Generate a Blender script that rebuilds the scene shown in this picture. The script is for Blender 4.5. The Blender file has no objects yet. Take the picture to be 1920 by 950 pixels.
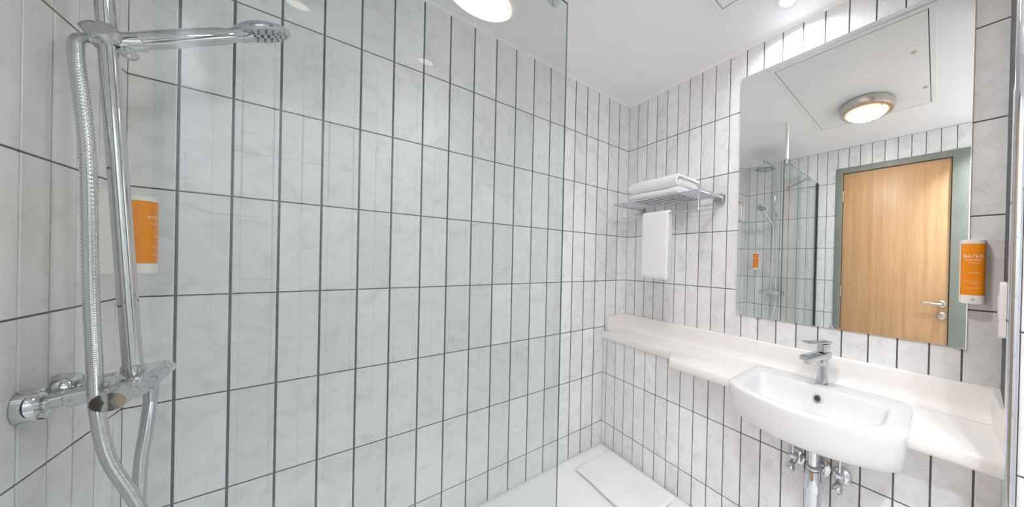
import bpy, math, random
from mathutils import Vector, Matrix
random.seed(7)
SC = bpy.context.scene
COL = SC.collection

# ------------------------------------------------------------------ camera
F_PX, CX, CY = 557.33, 1264.6, 494.6
YAW, PITCH, ROLL = math.radians(48.643), math.radians(-0.22), math.radians(1.369)
cam_d = bpy.data.cameras.new('camera')
cam_d.sensor_width = 36.0
cam_d.lens = F_PX / 1920 * 36.0
cam_d.shift_x = (960 - CX) / 1920
cam_d.shift_y = (CY - 475) / 1920
cam_d.clip_start = 0.02
cam = bpy.data.objects.new('camera', cam_d)
COL.objects.link(cam)
_f = Vector((math.sin(YAW)*math.cos(PITCH), math.cos(YAW)*math.cos(PITCH), math.sin(PITCH)))
_r = Vector((math.cos(YAW), -math.sin(YAW), 0))
_u = _r.cross(_f)
_r, _u = math.cos(ROLL)*_r + math.sin(ROLL)*_u, -math.sin(ROLL)*_r + math.cos(ROLL)*_u
_m = Matrix((_r, _u, -_f)).transposed().to_4x4()
_m.translation = Vector((-1.3437, -1.6331, 1.2181))
cam.matrix_world = _m
SC.camera = cam

# ------------------------------------------------------------------ world, exposure
world = bpy.data.worlds.new('world'); SC.world = world
world.use_nodes = True
world.node_tree.nodes['Background'].inputs[0].default_value = (1, 1, 1, 1)
world.node_tree.nodes['Background'].inputs[1].default_value = 0.3
SC.view_settings.view_transform = 'Standard'
SC.view_settings.look = 'None'
SC.view_settings.gamma = 1.0
SC.view_settings.use_curve_mapping = False
SC.view_settings.exposure = 0.84
SC.cycles.use_denoising = True
SC.cycles.use_adaptive_sampling = True
SC.cycles.adaptive_threshold = 0.03
SC.cycles.max_bounces = 12
SC.cycles.diffuse_bounces = 7
SC.cycles.glossy_bounces = 8
SC.cycles.transmission_bounces = 8
SC.cycles.transparent_max_bounces = 12
SC.cycles.caustics_reflective = False
SC.cycles.caustics_refractive = False
SC.cycles.sample_clamp_indirect = 6.0
LAMP_STRENGTH = 72.0

# ------------------------------------------------------------------ room sizes
XC = -1.720          # shower and door wall
YB = -2.35           # wall behind the viewpoint
ZCEIL = 2.30
BOX = -0.18          # face of the boxed-in lower wall
ROWS = [0.0, 0.172, 0.49, 0.79, 1.09, 1.39, 1.69, 1.99, 2.30]
GLASS_Y, GLASS_X, GLASS_TOP = -0.76, -0.882, 2.012
TRAY_Z = 0.03

# ------------------------------------------------------------------ materials
def srgb(r, g, b):
    def c(v):
        v /= 255.0
        return v/12.92 if v <= 0.04045 else ((v+0.055)/1.055)**2.4
    return (c(r), c(g), c(b), 1.0)

MATS = {}
def principled(name, color, rough=0.5, metal=0.0, **kw):
    m = bpy.data.materials.new(name); m.use_nodes = True
    b = m.node_tree.nodes['Principled BSDF']
    b.inputs['Base Color'].default_value = color
    b.inputs['Roughness'].default_value = rough
    b.inputs['Metallic'].default_value = metal
    for k, v in kw.items():
        b.inputs[k].default_value = v
    MATS[name] = m
    return m, m.node_tree, b

def ramp(nt, stops):
    r = nt.nodes.new('ShaderNodeValToRGB')
    el = r.color_ramp.elements
    while len(el) < len(stops): el.new(0.5)
    for e, (p, c) in zip(el, stops):
        e.position = p; e.color = c
    return r

def mat_tile():
    m, nt, b = principled('tile', (0.7, 0.7, 0.7, 1), 0.34)
    N, L = nt.nodes.new, nt.links.new
    geo = N('ShaderNodeNewGeometry'); oi = N('ShaderNodeObjectInfo')
    mul = N('ShaderNodeMath'); mul.operation = 'MULTIPLY'; mul.inputs[1].default_value = 40
    L(oi.outputs['Random'], mul.inputs[0])
    add = N('ShaderNodeVectorMath'); add.operation = 'ADD'
    L(geo.outputs['Position'], add.inputs[0]); L(mul.outputs[0], add.inputs[1])
    n1 = N('ShaderNodeTexNoise'); n1.inputs['Scale'].default_value = 14; n1.inputs['Detail'].default_value = 8
    n1.inputs['Roughness'].default_value = 0.62; n1.inputs['Distortion'].default_value = 0.9
    L(add.outputs[0], n1.inputs['Vector'])
    r = ramp(nt, [(0.30, srgb(225, 225, 226)), (0.48, srgb(238, 238, 239)), (0.70, srgb(244, 244, 245))])
    L(n1.outputs['Fac'], r.inputs['Fac'])
    # faint darker veins as in slate-look glaze
    sc = N('ShaderNodeVectorMath'); sc.operation = 'MULTIPLY'; sc.inputs[1].default_value = (1.0, 1.0, 2.2)
    L(add.outputs[0], sc.inputs[0])
    n2 = N('ShaderNodeTexNoise'); n2.inputs['Scale'].default_value = 34; n2.inputs['Detail'].default_value = 6
    n2.inputs['Distortion'].default_value = 2.0
    L(sc.outputs[0], n2.inputs['Vector'])
    rv = ramp(nt, [(0.28, (0.83, 0.83, 0.83, 1)), (0.43, (1, 1, 1, 1))])
    L(n2.outputs['Fac'], rv.inputs['Fac'])
    mx = N('ShaderNodeMix'); mx.data_type = 'RGBA'; mx.blend_type = 'MULTIPLY'; mx.inputs['Factor'].default_value = 0.5
    L(r.outputs[0], mx.inputs['A']); L(rv.outputs[0], mx.inputs['B'])
    mr = N('ShaderNodeMapRange'); mr.inputs['To Min'].default_value = 0.93; mr.inputs['To Max'].default_value = 1.03
    L(oi.outputs['Random'], mr.inputs['Value'])
    mx2 = N('ShaderNodeMix'); mx2.data_type = 'RGBA'; mx2.blend_type = 'MULTIPLY'; mx2.inputs['Factor'].default_value = 1
    L(mx.outputs['Result'], mx2.inputs['A']); L(mr.outputs[0], mx2.inputs['B'])
    L(mx2.outputs['Result'], b.inputs['Base Color'])
    bump = N('ShaderNodeBump'); bump.inputs['Strength'].default_value = 0.12; bump.inputs['Distance'].default_value = 0.004
    L(n2.outputs['Fac'], bump.inputs['Height']); L(bump.outputs[0], b.inputs['Normal'])
mat_tile()

def mat_noise(name, c1, c2, scale, rough, bump=0.0, dist=0.002, detail=4, **kw):
    m, nt, b = principled(name, c1, rough, **kw)
    N, L = nt.nodes.new, nt.links.new
    geo = N('ShaderNodeNewGeometry')
    n = N('ShaderNodeTexNoise'); n.inputs['Scale'].default_value = scale; n.inputs['Detail'].default_value = detail
    L(geo.outputs['Position'], n.inputs['Vector'])
    r = ramp(nt, [(0.35, c1), (0.65, c2)]); L(n.outputs['Fac'], r.inputs['Fac'])
    L(r.outputs[0], b.inputs['Base Color'])
    if bump:
        bp = N('ShaderNodeBump'); bp.inputs['Strength'].default_value = bump; bp.inputs['Distance'].default_value = dist
        L(n.outputs['Fac'], bp.inputs['Height']); L(bp.outputs[0], b.inputs['Normal'])
    return m

mat_noise('grout', srgb(88, 90, 93), srgb(104, 106, 108), 60, 0.9)
mat_noise('plaster', srgb(247, 247, 247), srgb(249, 249, 249), 3, 0.7)
mat_noise('hatch_white', srgb(242, 242, 241), srgb(245, 245, 244), 3, 0.5)
mat_noise('seal_white', srgb(244, 244, 242), srgb(246, 246, 245), 20, 0.5)
mat_noise('floor_vinyl', srgb(228, 228, 228), srgb(236, 236, 236), 40, 0.5)
mat_noise('tray_acrylic', srgb(242, 242, 240), srgb(246, 246, 244), 4, 0.22)
mat_noise('counter_resin', srgb(240, 237, 233), srgb(243, 240, 237), 5, 0.22)
mat_noise('ceramic', srgb(227, 227, 228), srgb(230, 230, 231), 3, 0.07)
mat_noise('towel', srgb(240, 240, 242), srgb(250, 250, 251), 420, 0.95, bump=0.6, dist=0.003, detail=3)
mat_noise('white_plastic', srgb(242, 240, 236), srgb(246, 244, 241), 5, 0.35)
mat_noise('orange_plastic', srgb(250, 146, 6), srgb(252, 152, 12), 6, 0.3)
mat_noise('print_white', srgb(255, 238, 215), srgb(255, 242, 225), 9, 0.5)
mat_noise('print_navy', srgb(62, 66, 92), srgb(70, 74, 98), 9, 0.5)
mat_noise('frame_green', srgb(124, 129, 120), srgb(130, 135, 126), 12, 0.45)
mat_noise('rubber_dark', srgb(52, 56, 60), srgb(64, 68, 72), 50, 0.6)
principled('chrome', srgb(208, 211, 215), 0.05, 1.0)
principled('hose_steel', srgb(214, 216, 219), 0.16, 1.0)
principled('steel_brushed', srgb(205, 199, 190), 0.28, 1.0)
principled('head_grey', srgb(190, 196, 200), 0.25, 0.35)
m, nt, b = principled('mirror_silver', (0.93, 0.95, 0.945, 1), 0.0, 1.0)

def mat_wood():
    m, nt, b = principled('door_oak', srgb(214, 172, 120), 0.42)
    N, L = nt.nodes.new, nt.links.new
    geo = N('ShaderNodeNewGeometry')
    sc = N('ShaderNodeVectorMath'); sc.operation = 'MULTIPLY'; sc.inputs[1].default_value = (30, 30, 1.1)
    L(geo.outputs['Position'], sc.inputs[0])
    n = N('ShaderNodeTexNoise'); n.inputs['Scale'].default_value = 1.0; n.inputs['Detail'].default_value = 6; n.inputs['Roughness'].default_value = 0.6
    L(sc.outputs[0], n.inputs['Vector'])
    sc2 = N('ShaderNodeVectorMath'); sc2.operation = 'MULTIPLY'; sc2.inputs[1].default_value = (220, 220, 6)
    L(geo.outputs['Position'], sc2.inputs[0])
    n2 = N('ShaderNodeTexNoise'); n2.inputs['Scale'].default_value = 1.0; n2.inputs['Detail'].default_value = 3
    L(sc2.outputs[0], n2.inputs['Vector'])
    mixf = N('ShaderNodeMath'); mixf.operation = 'MULTIPLY_ADD'; mixf.inputs[1].default_value = 0.4
    L(n2.outputs['Fac'], mixf.inputs[0])
    half = N('ShaderNodeMath'); half.operation = 'MULTIPLY'; half.inputs[1].default_value = 0.6
    L(n.outputs['Fac'], half.inputs[0]); L(half.outputs[0], mixf.inputs[2])
    r = ramp(nt, [(0.32, srgb(184, 140, 96)), (0.5, srgb(200, 157, 112)), (0.68, srgb(211, 171, 128))])
    L(mixf.outputs[0], r.inputs['Fac']); L(r.outputs[0], b.inputs['Base Color'])
mat_wood()

def mat_pane():
    # architectural glass: light passes straight through with a green tint, Fresnel mirror reflection on top
    m = bpy.data.materials.new('screen_glass'); m.use_nodes = True
    nt = m.node_tree; nt.nodes.clear(); N, L = nt.nodes.new, nt.links.new
    out = N('ShaderNodeOutputMaterial'); mix = N('ShaderNodeMixShader')
    tr = N('ShaderNodeBsdfTransparent'); tr.inputs[0].default_value = (0.903, 0.926, 0.919, 1)
    gl = N('ShaderNodeBsdfGlossy'); gl.inputs['Roughness'].default_value = 0.0; gl.inputs[0].default_value = (0.95, 1, 0.98, 1)
    fr = N('ShaderNodeFresnel'); fr.inputs['IOR'].default_value = 1.62
    geo = N('ShaderNodeNewGeometry'); inv = N('ShaderNodeMath'); inv.operation = 'SUBTRACT'; inv.inputs[0].default_value = 1.0
    L(geo.outputs['Backfacing'], inv.inputs[1])          # rays leaving the pane pass; both faces' mirror image is carried by the entry face
    fac = N('ShaderNodeMath'); fac.operation = 'MULTIPLY'; L(fr.outputs[0], fac.inputs[0]); L(inv.outputs[0], fac.inputs[1])
    L(fac.outputs[0], mix.inputs[0]); L(tr.outputs[0], mix.inputs[1]); L(gl.outputs[0], mix.inputs[2]); L(mix.outputs[0], out.inputs[0])
    MATS['screen_glass'] = m
    principled('glass_edge', srgb(88, 122, 112), 0.12)
mat_pane()

def mat_emit(name, color, strength, base=(1, 1, 1, 1)):
    m, nt, b = principled(name, base, 0.4)
    b.inputs['Emission Color'].default_value = color
    b.inputs['Emission Strength'].default_value = strength
def mat_bowl():
    m, nt, b = principled('lamp_bowl', srgb(250, 240, 225), 0.35)
    N, L = nt.nodes.new, nt.links.new
    tc = N('ShaderNodeTexCoord'); sc = N('ShaderNodeVectorMath'); sc.operation = 'MULTIPLY'; sc.inputs[1].default_value = (1, 1, 0)
    L(tc.outputs['Object'], sc.inputs[0])
    ln = N('ShaderNodeVectorMath'); ln.operation = 'LENGTH'; L(sc.outputs[0], ln.inputs[0])
    mr = N('ShaderNodeMapRange'); mr.interpolation_type = 'SMOOTHSTEP'
    mr.inputs['From Min'].default_value = 0.070; mr.inputs['From Max'].default_value = 0.117
    mr.inputs['To Min'].default_value = LAMP_STRENGTH; mr.inputs['To Max'].default_value = 0.42
    L(ln.outputs['Value'], mr.inputs['Value'])
    r = ramp(nt, [(0.55, srgb(240, 248, 255)), (0.92, srgb(255, 206, 140))])
    d = N('ShaderNodeMath'); d.operation = 'DIVIDE'; d.inputs[1].default_value = 0.125
    L(ln.outputs['Value'], d.inputs[0]); L(d.outputs[0], r.inputs['Fac'])
    L(r.outputs[0], b.inputs['Emission Color']); L(mr.outputs[0], b.inputs['Emission Strength'])
mat_bowl()
mat_emit('downlight_lens', srgb(255, 244, 226), 2.2)

# ------------------------------------------------------------------ mesh helpers
def frame_of(d):
    d = Vector(d).normalized()
    a = Vector((0, 0, 1)) if abs(d.z) < 0.9 else Vector((1, 0, 0))
    x = a.cross(d).normalized()
    return x, d.cross(x), d

class MB:
    def __init__(self): self.v, self.f, self.mi = [], [], []
    def face(self, ids, mi=0): self.f.append(ids); self.mi.append(mi)
    def box(self, lo, hi, mi=0):
        x0, x1 = sorted((lo[0], hi[0])); y0, y1 = sorted((lo[1], hi[1])); z0, z1 = sorted((lo[2], hi[2]))
        o = len(self.v)
        self.v += [Vector(p) for p in ((x0,y0,z0),(x1,y0,z0),(x1,y1,z0),(x0,y1,z0),(x0,y0,z1),(x1,y0,z1),(x1,y1,z1),(x0,y1,z1))]
        for q in ((0,3,2,1),(4,5,6,7),(0,1,5,4),(1,2,6,5),(2,3,7,6),(3,0,4,7)):
            self.face([o+i for i in q], mi)
        return self
    def rbox(self, lo, hi, r, axis=2, seg=4):
        """box with rounded corners around the given axis"""
        ax = [i for i in range(3) if i != axis]
        a0, a1 = sorted((lo[ax[0]], hi[ax[0]])); b0, b1 = sorted((lo[ax[1]], hi[ax[1]]))
        r = min(r, (a1-a0)/2-1e-5, (b1-b0)/2-1e-5)
        pts = []
        for cx_, cy_, t0 in ((a1-r, b1-r, 0), (a0+r, b1-r, 90), (a0+r, b0+r, 180), (a1-r, b0+r, 270)):
            for k in range(seg+1):
                t = math.radians(t0 + 90*k/seg)
                pts.append((cx_+r*math.cos(t), cy_+r*math.sin(t)))
        self.prism(pts, axis, *sorted((lo[axis], hi[axis])))
        return self
    def prism(self, pts, axis, h0, h1):
        ax = [i for i in range(3) if i != axis]
        o = len(self.v); n = len(pts)
        for h in (h0, h1):
            for p in pts:
                q = [0, 0, 0]; q[axis] = h; q[ax[0]] = p[0]; q[ax[1]] = p[1]
                self.v.append(Vector(q))
        for i in range(n):
            j = (i+1) % n
            self.face([o+i, o+j, o+n+j, o+n+i])
        self.face([o+i for i in range(n)][::-1]); self.face([o+n+i for i in range(n)])
        return self
    def rings(self, rings, cap0=True, cap1=True, close=True):
        o = len(self.v); n = len(rings[0])
        for rg in rings: self.v += [Vector(p) for p in rg]
        for k in range(len(rings)-1):
            for i in range(n if close else n-1):
                j = (i+1) % n
                self.face([o+k*n+i, o+k*n+j, o+(k+1)*n+j, o+(k+1)*n+i])
        if cap0: self.face([o+i for i in range(n)][::-1])
        if cap1: self.face([o+(len(rings)-1)*n+i for i in range(n)])
        return self
    def lathe(self, origin, axis, profile, seg=32, cap0=True, cap1=True):
        x, y, d = frame_of(axis); O = Vector(origin)
        self.rings([[O + d*h + (x*math.cos(2*math.pi*i/seg) + y*math.sin(2*math.pi*i/seg))*max(r, 1e-5) for i in range(seg)] for r, h in profile], cap0, cap1)
        return self
    def cyl(self, p0, p1, r0, r1=None, seg=24, bev=0.0):
        p0, p1 = Vector(p0), Vector(p1); L = (p1-p0).length; r1 = r0 if r1 is None else r1
        if bev: prof = [(r0-bev, 0), (r0, bev), (r1, L-bev), (r1-bev, L)]
        else: prof = [(r0, 0), (r1, L)]
        return self.lathe(p0, p1-p0, prof, seg)
    def tube(self, pts, r, seg=12, caps=True):
        pts = [Vector(p) for p in pts]; n = len(pts)
        rr = r if callable(r) else (lambda i: r)
        t0 = (pts[1]-pts[0]).normalized(); x, y, _ = frame_of(t0); rings = []; pt = t0
        for i in range(n):
            t = (pts[min(i+1, n-1)] - pts[max(i-1, 0)]).normalized()
            q = pt.rotation_difference(t); x = q @ x; pt = t
            x = (x - t*x.dot(t)).normalized(); y = t.cross(x)
            rings.append([pts[i] + (x*math.cos(2*math.pi*k/seg) + y*math.sin(2*math.pi*k/seg))*rr(i) for k in range(seg)])
        self.rings(rings, caps, caps)
        return self
    def build(self, name, mat, parent=None, smooth=True, angle=38, bevel=0.0, bseg=2):
        off = parent.matrix_world.translation if parent is not None else Vector((0, 0, 0))
        if parent is not None:
            off = Vector((0, 0, 0)); p = parent
            while p is not None: off = off + p.location; p = p.parent
        me = bpy.data.meshes.new(name)
        me.from_pydata([tuple(v-off) for v in self.v], [], self.f)
        mats = mat if isinstance(mat, (list, tuple)) else [mat]
        for mm in mats: me.materials.append(MATS[mm])
        if len(mats) > 1: me.polygons.foreach_set('material_index', self.mi)
        me.update()
        import bmesh
        bm = bmesh.new(); bm.from_mesh(me)
        bmesh.ops.recalc_face_normals(bm, faces=bm.faces)
        if bevel:
            es = [e for e in bm.edges if len(e.link_faces) == 2 and e.calc_face_angle(0) > math.radians(35)]
            bmesh.ops.bevel(bm, geom=es, offset=bevel, segments=bseg, affect='EDGES', profile=0.5, clamp_overlap=True)
        bm.to_mesh(me); bm.free()
        if smooth:
            me.polygons.foreach_set('use_smooth', [True]*len(me.polygons))
            me.set_sharp_from_angle(angle=math.radians(angle))
        o = bpy.data.objects.new(name, me); COL.objects.link(o)
        if parent is not None: o.parent = parent
        return o

def tag(o, label, cat, group=None, kind=None):
    o['label'] = label; o['category'] = cat
    if group: o['group'] = group
    if kind: o['kind'] = kind
    return o

def thing(name, loc, label, cat, group=None, kind=None):
    o = bpy.data.objects.new(name, None); COL.objects.link(o)
    o.location = Vector(loc); o.empty_display_size = 0.05
    return tag(o, label, cat, group, kind)

def spline(pts, n):
    """Catmull-Rom through the points"""
    P = [Vector(p) for p in pts]; P = [P[0]*2-P[1]] + P + [P[-1]*2-P[-2]]
    out = []
    m = len(P)-3
    for i in range(n):
        t = i/(n-1)*m; k = min(int(t), m-1); t -= k
        a, b_, c, d = P[k:k+4]
        out.append(0.5*((2*b_) + (c-a)*t + (2*a-5*b_+4*c-d)*t*t + (3*b_-a-3*c+d)*t**3))
    return out

# ------------------------------------------------------------------ tiles
TW, TH, TT = 0.085, 0.296, 0.007
def tile_mesh():
    """front in local +Y-less frame: X across, Z up, outward normal -Y; front face at y=0"""
    e, c = 0.0014, 0.0009
    w, h = TW/2, TH/2
    v = [(-w, TT, -h), (w, TT, -h), (w, TT, h), (-w, TT, h), (-w, c, -h), (w, c, -h), (w, c, h), (-w, c, h),
         (-w+e, 0, -h+e), (w-e, 0, -h+e), (w-e, 0, h-e), (-w+e, 0, h-e)]
    f = [(8, 9, 10, 11), (4, 5, 9, 8), (5, 6, 10, 9), (6, 7, 11, 10), (7, 4, 8, 11),
         (0, 1, 5, 4), (1, 2, 6, 5), (2, 3, 7, 6), (3, 0, 4, 7)]
    me = bpy.data.meshes.new('tile'); me.from_pydata(v, [], f); me.materials.append(MATS['tile']); me.update()
    return me
TILE_ME = tile_mesh()
GV, GH = 0.0052, 0.0042    # joint widths

def subtract(rect, hole):
    a0, b0, a1, b1 = rect; c0, d0, c1, d1 = hole
    if c1 <= a0 or c0 >= a1 or d1 <= b0 or d0 >= b1: return [rect]
    out = []
    if d1 < b1: out.append((a0, max(d1, b0), a1, b1))
    if d0 > b0: out.append((a0, b0, a1, min(d0, b1)))
    z0, z1 = max(b0, d0), min(b1, d1)
    if c0 > a0: out.append((a0, z0, c0, z1))
    if c1 < a1: out.append((c1, z0, a1, z1))
    return out

def lay_tiles(wall, origin, udir, cols, rows, holes=()):
    """cols: edge positions along udir from origin; outward normal is to the right of udir seen from above... (udir x Z)"""
    u = Vector(udir).normalized(); z = Vector((0, 0, 1)); n = u.cross(z)      # outward (into the room)
    R = Matrix((u, -n, z)).transposed().to_4x4()
    for i in range(len(cols)-1):
        for k in range(len(rows)-1):
            rects = [(cols[i]+(GV/2 if i else 0.0002), rows[k]+GH/2, cols[i+1]-(GV/2 if i < len(cols)-2 else 0.0002), rows[k+1]-GH/2)]
            for h in holes:
                rects = [q for r_ in rects for q in subtract(r_, h)]
            for a0, b0, a1, b1 in rects:
                if a1-a0 < 0.008 or b1-b0 < 0.008: continue
                o = bpy.data.objects.new('tile', TILE_ME); COL.objects.link(o)
                o.parent = wall
                c = Vector(origin) + u*((a0+a1)/2) + z*((b0+b1)/2)
                # each tile sits a hair proud or shy of its neighbours
                c += n*random.uniform(-0.0004, 0.0003)
                S = Matrix.Diagonal(((a1-a0)/TW, 1, (b1-b0)/TH, 1))
                o.matrix_local = Matrix.Translation(c) @ R @ S

GREC = 0.0022   # joints lie this far behind the tile faces
def wall_slab(name, lo, hi, label):
    o = MB().box(lo, hi).build(name, 'grout', smooth=False)
    return tag(o, label, 'wall', kind='structure')

# long wall behind the screen
AX = [0, 0.086, 0.170, 0.252, 0.333, 0.412, 0.480, 0.566, 0.657, 0.748, 0.839, 0.931, 1.022, 1.112, 1.203, 1.292, 1.382, 1.472, 1.560, 1.648, -XC]
wA = wall_slab('wall_back', (XC-0.1, GREC, -0.05), (0.1, 0.12, ZCEIL+0.05), 'long pale grey tiled wall behind the glass shower screen')
lay_tiles(wA, (XC, 0, 0), (1, 0, 0), [-XC-a for a in AX[::-1]], ROWS, [(-XC+BOX, -1, 9, 0.74)])

# wall with the mirror (upper part) and the boxed-in lower part
BY = [0, 0.093, 0.184, 0.273, 0.362, 0.450, 0.539, 0.628, 0.718, 0.808, 0.903, 0.993, 1.083, 1.174, 1.264, 1.353, 1.444, 1.533, 1.621, 1.702, 1.80]
wB = wall_slab('wall_right', (GREC, -2.0, -0.05), (0.12, 0.1, ZCEIL+0.05), 'pale grey tiled wall carrying the mirror and towel rack')
MIR = (0.878, 0.966, 1.711, 2.152)     # mirror: y0, z0, y1, z1
lay_tiles(wB, (0, 0, 0), (0, -1, 0), BY, ROWS, [(MIR[0]+0.03, MIR[1]+0.03, MIR[2]-0.03, MIR[3]-0.03), (-1, -1, 3, 0.85)])
CY_ = [0, 0.04, 0.131, 0.219, 0.311, 0.402, 0.489, 0.578, 0.665, 0.752, 0.838, 0.926, 1.014, 1.103, 1.191, 1.280, 1.368, 1.456, 1.545, 1.633, 1.722, 1.80]
wL = wall_slab('wall_boxing', (BOX+GREC, -1.80, 0), (GREC-0.0005, 0, 0.712), 'tiled boxed-in lower wall under the white countertop')
lay_tiles(wL, (BOX, 0, 0), (0, -1, 0), CY_, [0.0, 0.172, 0.49, 0.712])

# shower and door wall
DOOR = (0.922, 0.0, 1.805, 2.115)      # frame outer: y0, z0, y1, z1
wC = MB()
for lo, hi in (((XC-0.12, -DOOR[0], -0.05), (XC-GREC, 0.1, ZCEIL+0.05)), ((XC-0.12, YB-0.1, -0.05), (XC-GREC, -DOOR[2], ZCEIL+0.05)),
               ((XC-0.12, -DOOR[2], DOOR[3]), (XC-GREC, -DOOR[0], ZCEIL+0.05))):
    wC.box(lo, hi)
wC = tag(wC.build('wall_left', 'grout', smooth=False), 'pale grey tiled wall carrying the shower mixer and the door', 'wall', kind='structure')
ccols = [YB] + [-0.044-0.0889*k for k in range(25, -1, -1)] + [0.0]
lay_tiles(wC, (XC, 0, 0), (0, 1, 0), ccols, ROWS, [(-DOOR[2], -1, -DOOR[0], DOOR[3])])

# pier beside the countertop: one face towards the counter, one towards the room
P0, P1 = Vector((0.0, -1.79, 0)), Vector((-0.40, -1.757, 0))
ud = (P0-P1).normalized(); LD = (P0-P1).length; nd = Vector((ud.y, -ud.x, 0)) * -1     # into the room (+y)
wDm = MB().prism([(P0.x+0.05, P0.y-GREC), (P1.x+0.004, P1.y-GREC), (P1.x+0.004, YB), (P0.x+0.05, YB)], 2, -0.05, ZCEIL+0.05)
wD = tag(wDm.build('wall_pier', 'grout', smooth=False), 'tiled pier at the right end of the countertop', 'wall', kind='structure')
lay_tiles(wD, (P0.x, P0.y, 0), (-ud.x, -ud.y, 0), [0, 0.09, 0.179, 0.268, 0.357, LD-0.006], ROWS)
lay_tiles(wD, (P1.x+0.0018, P1.y, 0), (0, -1, 0), [0.012, 0.30, 0.593], ROWS)
tr = MB().rbox((P1.x-0.006, P1.y-0.010, 0), (P1.x+0.008, P1.y+0.006, ZCEIL), 0.006, axis=2, seg=5).build('trim_3', 'chrome')
tag(tr, 'vertical polished metal edge strip on the corner of the tiled pier', 'trim', kind='structure')

# wall behind the viewpoint
wE = wall_slab('wall_front', (XC-0.1, YB-0.12, -0.05), (-0.39, YB-GREC, ZCEIL+0.05), 'pale grey tiled wall opposite the long shower wall')
lay_tiles(wE, (-0.40, YB, 0), (-1, 0, 0), [0.0889*k for k in range(15)] + [-0.40-XC], ROWS)

# floor, ceiling, seals
tag(MB().box((XC-0.1, YB-0.1, -0.1), (0.1, 0.1, 0.0)).build('floor', 'floor_vinyl', smooth=False), 'light grey vinyl bathroom floor', 'floor', kind='structure')
tag(MB().box((XC-0.1, YB-0.1, ZCEIL), (0.1, 0.1, ZCEIL+0.1)).build('ceiling', 'plaster', smooth=False), 'smooth white plaster ceiling', 'ceiling', kind='structure')
tag(MB().prism([(-0.0005, ZCEIL), (-0.012, ZCEIL), (-0.0005, ZCEIL-0.012)], 0, XC+0.012, -0.012).build('trim_1', 'seal_white', smooth=False),
    'thin white sealant bead between ceiling and long tiled wall', 'trim', kind='structure')
tag(MB().prism([(-0.0005, ZCEIL), (-0.012, ZCEIL), (-0.0005, ZCEIL-0.012)], 1, -1.78, -0.001).build('trim_2', 'seal_white', smooth=False),
    'thin white sealant bead between ceiling and mirror wall', 'trim', kind='structure')

# ------------------------------------------------------------------ shower tray
t = thing('shower_tray', (-0.95, -0.4, 0), 'flat white shower tray with raised rim along the long wall', 'shower tray')
X0, X1, Y0, Y1 = XC+0.001, BOX-0.001, -0.80, -0.001
def rrect(x0, x1, y0, y1, r, z, seg=5):
    pts = []
    for cx_, cy_, t0 in ((x1-r, y1-r, 0), (x0+r, y1-r, 90), (x0+r, y0+r, 180), (x1-r, y0+r, 270)):
        for k in range(seg+1):
            a = math.radians(t0+90*k/seg); pts.append((cx_+r*math.cos(a), cy_+r*math.sin(a), z))
    return pts
MB().rings([rrect(X0, X1, Y0, Y1, 0.003, 0.0), rrect(X0, X1, Y0, Y1, 0.003, TRAY_Z-0.004), rrect(X0+0.004, X1-0.004, Y0+0.004, Y1-0.004, 0.004, TRAY_Z),
            rrect(X0+0.045, X1-0.045, Y0+0.06, Y1-0.045, 0.03, TRAY_Z), rrect(X0+0.06, X1-0.06, Y0+0.075, Y1-0.06, 0.03, TRAY_Z-0.009),
            rrect(X0+0.3, X1-0.3, Y0+0.25, Y1-0.25, 0.05, TRAY_Z-0.013)]).build('basin_shell', 'tray_acrylic', t, angle=60)
MB().lathe((-1.2, -0.4, TRAY_Z-0.0135), (0, 0, 1), [(0.056, 0), (0.056, 0.003), (0.05, 0.006), (0.0, 0.007)]).build('drain_cover', 'chrome', t)

# ------------------------------------------------------------------ door in the left wall
d = thing('door_1', (XC, -1.343, 0), 'oak veneer door in a grey-green frame, seen in the mirror', 'door', kind='structure')
fx0, fx1 = XC-0.08, XC+0.016
fw_ = 0.058; fr_w = 0.095
MB().rbox((fx0, -DOOR[0]-fw_, 0), (fx1, -DOOR[0], DOOR[3]), 0.004, axis=2).build('jamb', 'frame_green', d)
MB().rbox((fx0, -DOOR[2], 0), (fx1, -DOOR[2]+fr_w, DOOR[3]), 0.004, axis=2).build('jamb', 'frame_green', d)
MB().rbox((fx0, -DOOR[2]+fr_w, DOOR[3]-0.05), (fx1, -DOOR[0]-fw_, DOOR[3]), 0.004, axis=1).build('head_rail', 'frame_green', d)
leaf = MB().box((XC-0.045, -DOOR[2]+fr_w+0.004, 0.006), (XC-0.002, -DOOR[0]-fw_-0.004, DOOR[3]-0.054)).build('leaf', 'door_oak', d, bevel=0.0015)
MB().box((XC-0.075, -DOOR[2]+fr_w, 0.0), (XC-0.05, -DOOR[0]-fw_, DOOR[3]-0.05)).build('door_stop', 'rubber_dark', d, smooth=False)
for hz in (1.857, 0.998, 0.2):
    hg = MB().cyl((XC+0.006, -DOOR[0]-fw_-0.003, hz-0.05), (XC+0.006, -DOOR[0]-fw_-0.003, hz+0.05), 0.007, bev=0.0015)
    hg.build('hinge', 'steel_brushed', d)
hy = -1.672
MB().lathe((XC-0.002, hy, 0.952), (1, 0, 0), [(0.026, 0), (0.026, 0.006), (0.022, 0.009), (0.011, 0.010)]).build('rose', 'steel_brushed', leaf)
MB().tube(spline([(XC+0.004, hy, 0.952), (XC+0.035, hy, 0.952), (XC+0.048, hy+0.012, 0.952), (XC+0.05, hy+0.05, 0.953), (XC+0.048, hy+0.10, 0.955), (XC+0.046, hy+0.128, 0.957)], 26),
          lambda i: 0.0095 if i < 23 else 0.0095-0.002*(i-22)).build('handle', 'steel_brushed', leaf)
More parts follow.
